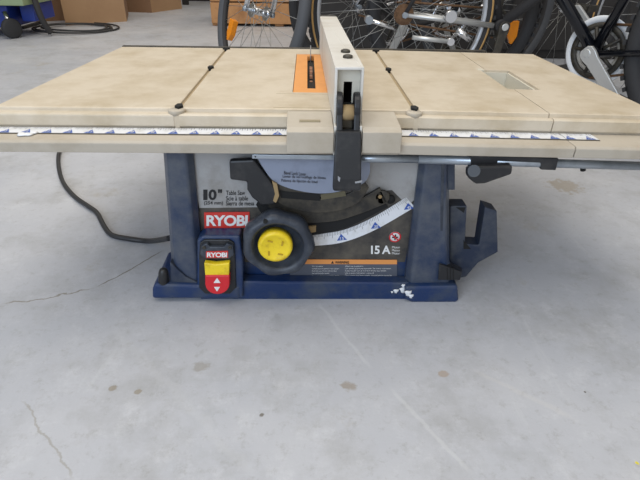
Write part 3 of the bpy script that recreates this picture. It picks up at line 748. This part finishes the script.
def bicycle(name, label, hub, heading, lean, R=.33, frame_m=gloss, fork_m=gloss, tyre_m=rubber, side_m=None, rim=rimm, hub_m=chrome, knob=0.0, refl=None, which='rear', bb_z=.27, ring_m=chrome, tw=.022, cogs=False, crank_a=-1.1, cs=.43, wb=1.02, stay_m=None, tilt=0, ringoff=.045, cro=.052, crank_w=1.0, rs=1.0, crank_m=silverp, steer=0, drive=-1, fk=.5):
    """hub: world xy of the wheel named by 'which'; heading: direction the bicycle points, from +x"""
    root = thing(name, label, 'bicycle', (0, 0, 0), None)
    rh = Vector((0, 0, R)); fh = Vector((wb, 0, R)); bb = Vector((cs, 0, bb_z)); st = Vector((cs - .15, 0, .78)); ht = Vector((wb - .16, 0, .86)); hb = Vector((wb - .12, 0, .74))
    make_wheel(root, rh, R, tyre_m, side_m, hub_m, rim, knob=knob, refl=refl if which == 'rear' else None, tw=tw, cogs=cogs)
    wf = make_wheel(root, fh, R, tyre_m, side_m, hub_m, rim, knob=knob, refl=refl if which == 'front' else None, tw=tw)
    b = MB(); b.cyl(bb, st, .016, frame_m).cyl(bb, hb, .019, frame_m).cyl(st - (st - bb) * .06, ht, .015, frame_m).cyl(hb, ht, .02, frame_m)
    b.cyl(bb + Vector((0, -.035, 0)), bb + Vector((0, .035, 0)), .021, frame_m)
    for s in (-1, 1):
        b.cyl(bb + Vector((-.03, s * .02, 0)), rh + Vector((0, s * .055, 0)), .010, stay_m or frame_m, .007); b.cyl(st + Vector((0, s * .015, -.05)), rh + Vector((0, s * .055, 0)), .008, frame_m, .007)
    b.build('frame', root)
    b = MB(); b.cyl(ht, hb, .014, fork_m).cyl(hb + Vector((0, -.05, -.01)), hb + Vector((0, .05, -.01)), .016, fork_m)
    Rs = Matrix.Rotation(steer, 3, 'Z') @ Matrix.Rotation(tilt, 3, 'X')
    for s in (-1, 1):
        o0, o1 = Vector((0, s * .05, -.01)), Vector((0, s * .058, 0))
        b.cyl(hb + Rs @ o0, fh + Rs @ o1, .014, fork_m, .010)
    b.build('fork', root)
    b = MB(); st2 = st + (st - bb).normalized() * .14; b.cyl(st, st2, .013, alu); b.build('seat_post', root)
    b = MB(); b.loft([[st2 + Vector((x, y * w, z)) for y, z in ((-1, 0), (-.7, .02), (.7, .02), (1, 0), (.5, -.03), (-.5, -.03))] for x, w in ((-.12, .055), (-.09, .075), (-.02, .05), (.13, .018))], dblack); b.build('saddle', root, bevel=.004)
    b = MB(); hd = ht + Vector((-.03, 0, .1)); b.cyl(ht, hd, .012, alu).tube([hd + Vector((.0, y, z)) for y, z in ((-.3, .03), (-.15, .02), (-.08, 0), (.08, 0), (.15, .02), (.3, .03))], .011, alu); b.build('handlebar', root)
    # drive side
    yd = drive * ringoff
    b = MB(); b.lathe([(.070 * rs, -.002), (.088 * rs, -.002), (.088 * rs, .002), (.070 * rs, .002)], bb + Vector((0, yd, 0)), (0, 1, 0), ring_m if ring_m is not whitep else darkm, 48, closed=True)
    for k in range(5):
        a = k * 2 * PI / 5; d = Vector((math.cos(a), 0, math.sin(a))); b.cyl(bb + Vector((0, yd, 0)), bb + Vector((0, yd, 0)) + d * .075 * rs, .006, darkm, n=6)
    b.build('chainring', root)
    if ring_m is whitep:
        b = MB(); yd -= drive * .006; b.lathe([(.088, -.002), (.106, -.002), (.108, 0), (.106, .002), (.088, .002)], bb + Vector((0, yd + drive * .01, 0)), (0, 1, 0), ring_m, 56, closed=True)
        b.lathe([(.060, -.0015), (.078, -.0015), (.078, .0015), (.060, .0015)], bb + Vector((0, yd + drive * .012, 0)), (0, 1, 0), mat('dirty_white', (176, 172, 164), .6, var=(110, 104, 94), vscale=60), 40, closed=True)
        b.build('chain_guard', root)
    for s, a in ((1, crank_a), (-1, crank_a + PI)):
        d = Vector((math.cos(a), 0, math.sin(a))); q = bb + Vector((0, s * (cro + (.01 if s == drive else 0)), 0)); e = q + d * .17 + Vector((0, s * .008, 0))
        y = Vector((0, s * .012, 0)); tq = Vector((-d.z, 0, d.x))
        b = MB(); rings = []
        for t_, ww in ((-.018, .010), (-.008, .018), (.01, .019), (.03, .016), (.16, .013), (.172, .012), (.18, .006)):
            o = q + d * t_ + Vector((0, s * .008 * max(t_, 0) / .17, 0)); ww *= crank_w; rings.append([o - tq * ww, o + tq * ww, o + tq * ww + y, o - tq * ww + y])
        b.loft(rings, crank_m); b.cyl(q + y * .9, q + y * 1.25, .0125, alu)
        b.build('crank', root, bevel=.003)
        b = MB(); p = e + Vector((0, s * .055, 0)); b.cyl(e, p + Vector((0, s * .04, 0)), .006, steel)
        for xx in (-.035, .03): b.box(p + Vector((xx, -.04, -.010)), p + Vector((xx + .007, .04, .010)), darkm)
        for yy_ in (-.04, .034): b.box(p + Vector((-.035, yy_, -.010)), p + Vector((.037, yy_ + .006, .010)), darkm)
        b.build('pedal', root)
    b = MB()
    for s, r in ((1, .084 * rs), (-1, .084 * rs)):
        b.tube([bb + Vector((0, yd, s * r)), rh + Vector((0, drive * .040, s * .036))], .004, rust, 6)
    b.build('chain', root)
    Rz = Matrix.Rotation(heading, 4, 'Z'); Rx = Matrix.Rotation(lean, 4, 'X')
    anchor = Vector((0, 0, 0)) if which == 'rear' else Vector((wb, 0, 0))
    Mx = Rz @ Rx; off = Mx @ anchor
    root.matrix_world = Matrix.Translation(Vector((hub[0], hub[1], 0)) - Vector((off.x, off.y, 0))) @ Mx
    if steer:
        wf.rotation_euler = (tilt, 0, steer)
    return root

def hubxy(px, py, z=.33): 
    p = onZ(px, py, z); return (p.x, p.y)
def at(px, d):
    # x for a column of the frame at hub height, at distance d
    return (onY(px, 12, d).x, d)
BK = 'bicycles parked in a row behind the saw'
bicycle('bicycle', 'bicycle with grey front tyre and orange spoke reflector in front of the timber crate', at(259, 2.13), math.radians(195), 0, which='front', refl=(-.42, -1.35, .74), tyre_m=rubber_g, frame_m=darkg, fork_m=chrome, rim=darkg, tw=.022, steer=math.radians(-71), R=.33, tilt=math.radians(14))
tanbike = bicycle('bicycle', 'bicycle with tan-walled tyre and pale rim, its rusty sprocket right of the fence', at(402, 2.0), math.radians(1), 0, tyre_m=rubber, side_m=tanwall, knob=.003, frame_m=darkg, stay_m=silverp, cogs=True, cs=.37, rs=.6, wb=1.04, tw=.019, R=.345, crank_m=darkm, crank_a=1.4, drive=1, ring_m=darkm, bb_z=.31)
ORG[tanbike.name] = Vector()
b = MB(); b.cyl((.03, -.085, .275), (.17, -.085, .262), .008, alu).cyl((.17, -.095, .262), (.17, -.06, .262), .013, chrome); b.build('kickstand', tanbike)
MB().cyl((.16, -.09, .345), (.16, -.05, .345), .020, chrome).build('stay_clamp', tanbike)
MB().cyl((.19, -.085, .30), (.24, -.085, .27), .012, chrome).build('stay_tube', tanbike)
b = MB(); b.cyl((-.03, -.07, .30), (-.13, -.075, .33), .007, chrome).cyl((-.13, -.09, .33), (-.13, -.05, .33), .014, steel); b.build('rear_derailleur', tanbike)
bicycle('bicycle', 'dark bicycle rearmost in the row, its spokes showing left of the white chain guard', at(566, 2.62), math.radians(4), 0, frame_m=darkg, rim=darkg, which='front', R=.32)
bb = onZ(594, 52, .27); fx, fy = at(452, 2.17)
hd = math.atan2(fy - bb.y, fx - bb.x); fc = math.hypot(fy - bb.y, fx - bb.x)
bicycle('bicycle', 'gloss black bicycle with silver crank and white chain guard, nearest at the right', (fx, fy), hd, 0, which='front', frame_m=gloss, ring_m=whitep, bb_z=.27, crank_a=-2.40, drive=-1, ringoff=.022, cro=.034, crank_w=1.3, cs=.43, wb=.43 + fc, knob=.003, refl=(PI + .28, -PI / 2, .86), tw=.027, rim=darkg, R=.34, steer=math.radians(175) - hd)
# ================================================================ boxes, crate, clutter at the back
def carton(label, pts, h, flap=True, m=card, ms=card_shade):
    b = MB(); P_ = [Vector((p.x, p.y, 0)) for p in pts]
    n = 4; vs = P_ + [p + Vector((0, 0, h)) for p in P_]
    b.add(vs, [(0, 1, 5, 4), (4, 5, 6, 7), (3, 2, 1, 0)], m).add(vs, [(1, 2, 6, 5), (2, 3, 7, 6), (3, 0, 4, 7)], ms)  # other sides take the darker card, painted as shaded faces
    c = sum(P_, Vector()) / 4; r = thing('cardboard_box', label, 'box', (c.x, c.y, 0))
    b.build('carton', r)
    d = (P_[1] - P_[0]); e = (P_[3] - P_[0]); t0 = P_[0] + e * .47 + Vector((0, 0, h)); MB().prism([t0, t0 + d, t0 + d + e * .06, t0 + e * .06], (0, 0, .002), mat('packing_tape', (170, 140, 96), .25)).build('tape', r)
    return r
Z0 = lambda x, y: onZ(x, y, 0)
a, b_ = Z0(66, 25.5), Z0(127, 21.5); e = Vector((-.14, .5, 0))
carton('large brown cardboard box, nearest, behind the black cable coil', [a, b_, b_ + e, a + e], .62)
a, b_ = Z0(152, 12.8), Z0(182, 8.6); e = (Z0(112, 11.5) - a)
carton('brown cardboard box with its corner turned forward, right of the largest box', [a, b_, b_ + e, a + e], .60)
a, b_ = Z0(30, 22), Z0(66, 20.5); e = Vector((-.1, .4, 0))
carton('brown cardboard box in painted shade between the machine and the largest box', [a, b_, b_ + e, a + e], .5, m=card_shade)  # front and top use the shade-toned card too
# timber crate
c0 = Z0(212, 26); r = thing('timber_crate', 'orange-brown timber crate standing behind the left bicycle wheel', 'crate', (c0.x + .55, c0.y + .3, 0))
for k in range(5):
    MB().box((c0.x, c0.y, .02 + k * .16), (c0.x + 1.15, c0.y + .02, .17 + k * .16), wood).build('plank', r, bevel=.004)
for xx in (0, .5, 1.08): MB().box((c0.x + xx, c0.y + .02, 0), (c0.x + xx + .07, c0.y + .07, .82), wood).build('post', r, bevel=.004)
MB().box((c0.x, c0.y + .07, .03), (c0.x + 1.15, c0.y + .6, .80), card_shade).build('crate_body', r)
# invented cabinet, stands in for the dark clutter behind the bikes
cx0, cx1 = onY(318, 0, 3.1).x, 2.6
r = thing('filler_cabinet', 'made-up dark grey cabinet filling the dark behind the parked bicycles', 'cabinet', ((cx0 + cx1) / 2, 3.3, 0))
MB().box((cx0, 3.1, .0), (cx1, 3.6, .9), darkg).build('cabinet_body', r, bevel=.006)
for k in range(4):
    w = (cx1 - cx0) / 4; d = MB().box((cx0 + w * k + .006, 3.085, .05), (cx0 + w * (k + 1) - .006, 3.099, .88), darkg).build('door', r, bevel=.003)
    MB().box((cx0 + w * k + .04, 3.07, .42), (cx0 + w * k + .055, 3.085, .54), steel).build('handle', d)
# far dark shelf
p = Z0(182, 5); r = thing('workbench', 'dark workbench in the far background behind the cardboard boxes', 'bench', (p.x + .4, p.y + .4, 0))
MB().box((p.x - .1, p.y + .5, 0), (p.x + 1.4, p.y + 1.0, .75), dblack).build('cabinet', r)
MB().box((p.x - .15, p.y + .0, .76), (p.x + 1.4, p.y + 1.05, .80), wood).build('worktop', r)
for dx in (-.0, 1.3): MB().box((p.x + dx, p.y + .02, 0), (p.x + dx + .06, p.y + .08, .76), darkg).build('leg', r)

# cable coil
b = MB(); pts = []
q = Z0(84, 31)
for k in range(150):
    a = k / 150 * 2 * PI * 3.3; rr = .17 + .07 * math.sin(k * .13) + .02 * (k / 50)
    pts.append(Vector((q.x + rr * 1.25 * math.cos(a) - .1 + k * .0008, q.y + rr * math.sin(a) * 1.1 + .04 * math.sin(k * .05), .008 + .012 * (math.sin(a * .5) ** 2))))
b.tube(pts, .0062, cable_m, 8); tag(b.build('extension_cable'), 'black extension cable coiled on the floor before the cardboard boxes', 'cable')

# wheeled machine at left
q = Z0(16, 38)
r = thing('wheeled_machine', 'blue and pale green machine on a black caster at the left edge', 'machine', (q.x - .2, q.y + .1, 0))
MB().box((q.x - .6, q.y - .05, .20), (q.x + .13, q.y + .42, .36), green).build('panel', r, bevel=.005)
MB().box((q.x - .6, q.y + .02, .06), (q.x - .02, q.y + .4, .2), bluep).build('base', r, bevel=.008)
MB().box((q.x + .02, q.y + .10, .09), (q.x + .11, q.y + .4, .2), bluep).build('bracket', r, bevel=.006)
b = MB(); b.lathe([(.0, -.018), (.05, -.018), (.062, -.012), (.062, .012), (.05, .018), (0, .018)], (q.x, q.y - .02, .062), (.8, -.6, 0), rubber, 28); w = b.build('caster', r)
MB().cyl((q.x, q.y - .02, .062), (q.x - .03, q.y, .16), .014, chrome).build('caster_fork', w)
b = MB(); b.tube(smooth([Vector((q.x + .15, q.y + .05, .5)), Vector((q.x + .155, q.y + .05, .3)), Vector((q.x + .17, q.y + .06, .12)), Vector((q.x + .19, q.y + .10, .022))]), .02, darkg, 12); b.build('hose', r)
b = MB(); p1 = Z0(28, 27); p2 = Z0(64, 24)
tag(MB().box((p1.x, p1.y - .12, .0), (p2.x - .16, p1.y + .2, .02), darkg).build('rubber_mat', bevel=.004), 'dark flat mat on the floor beside the caster', 'mat')
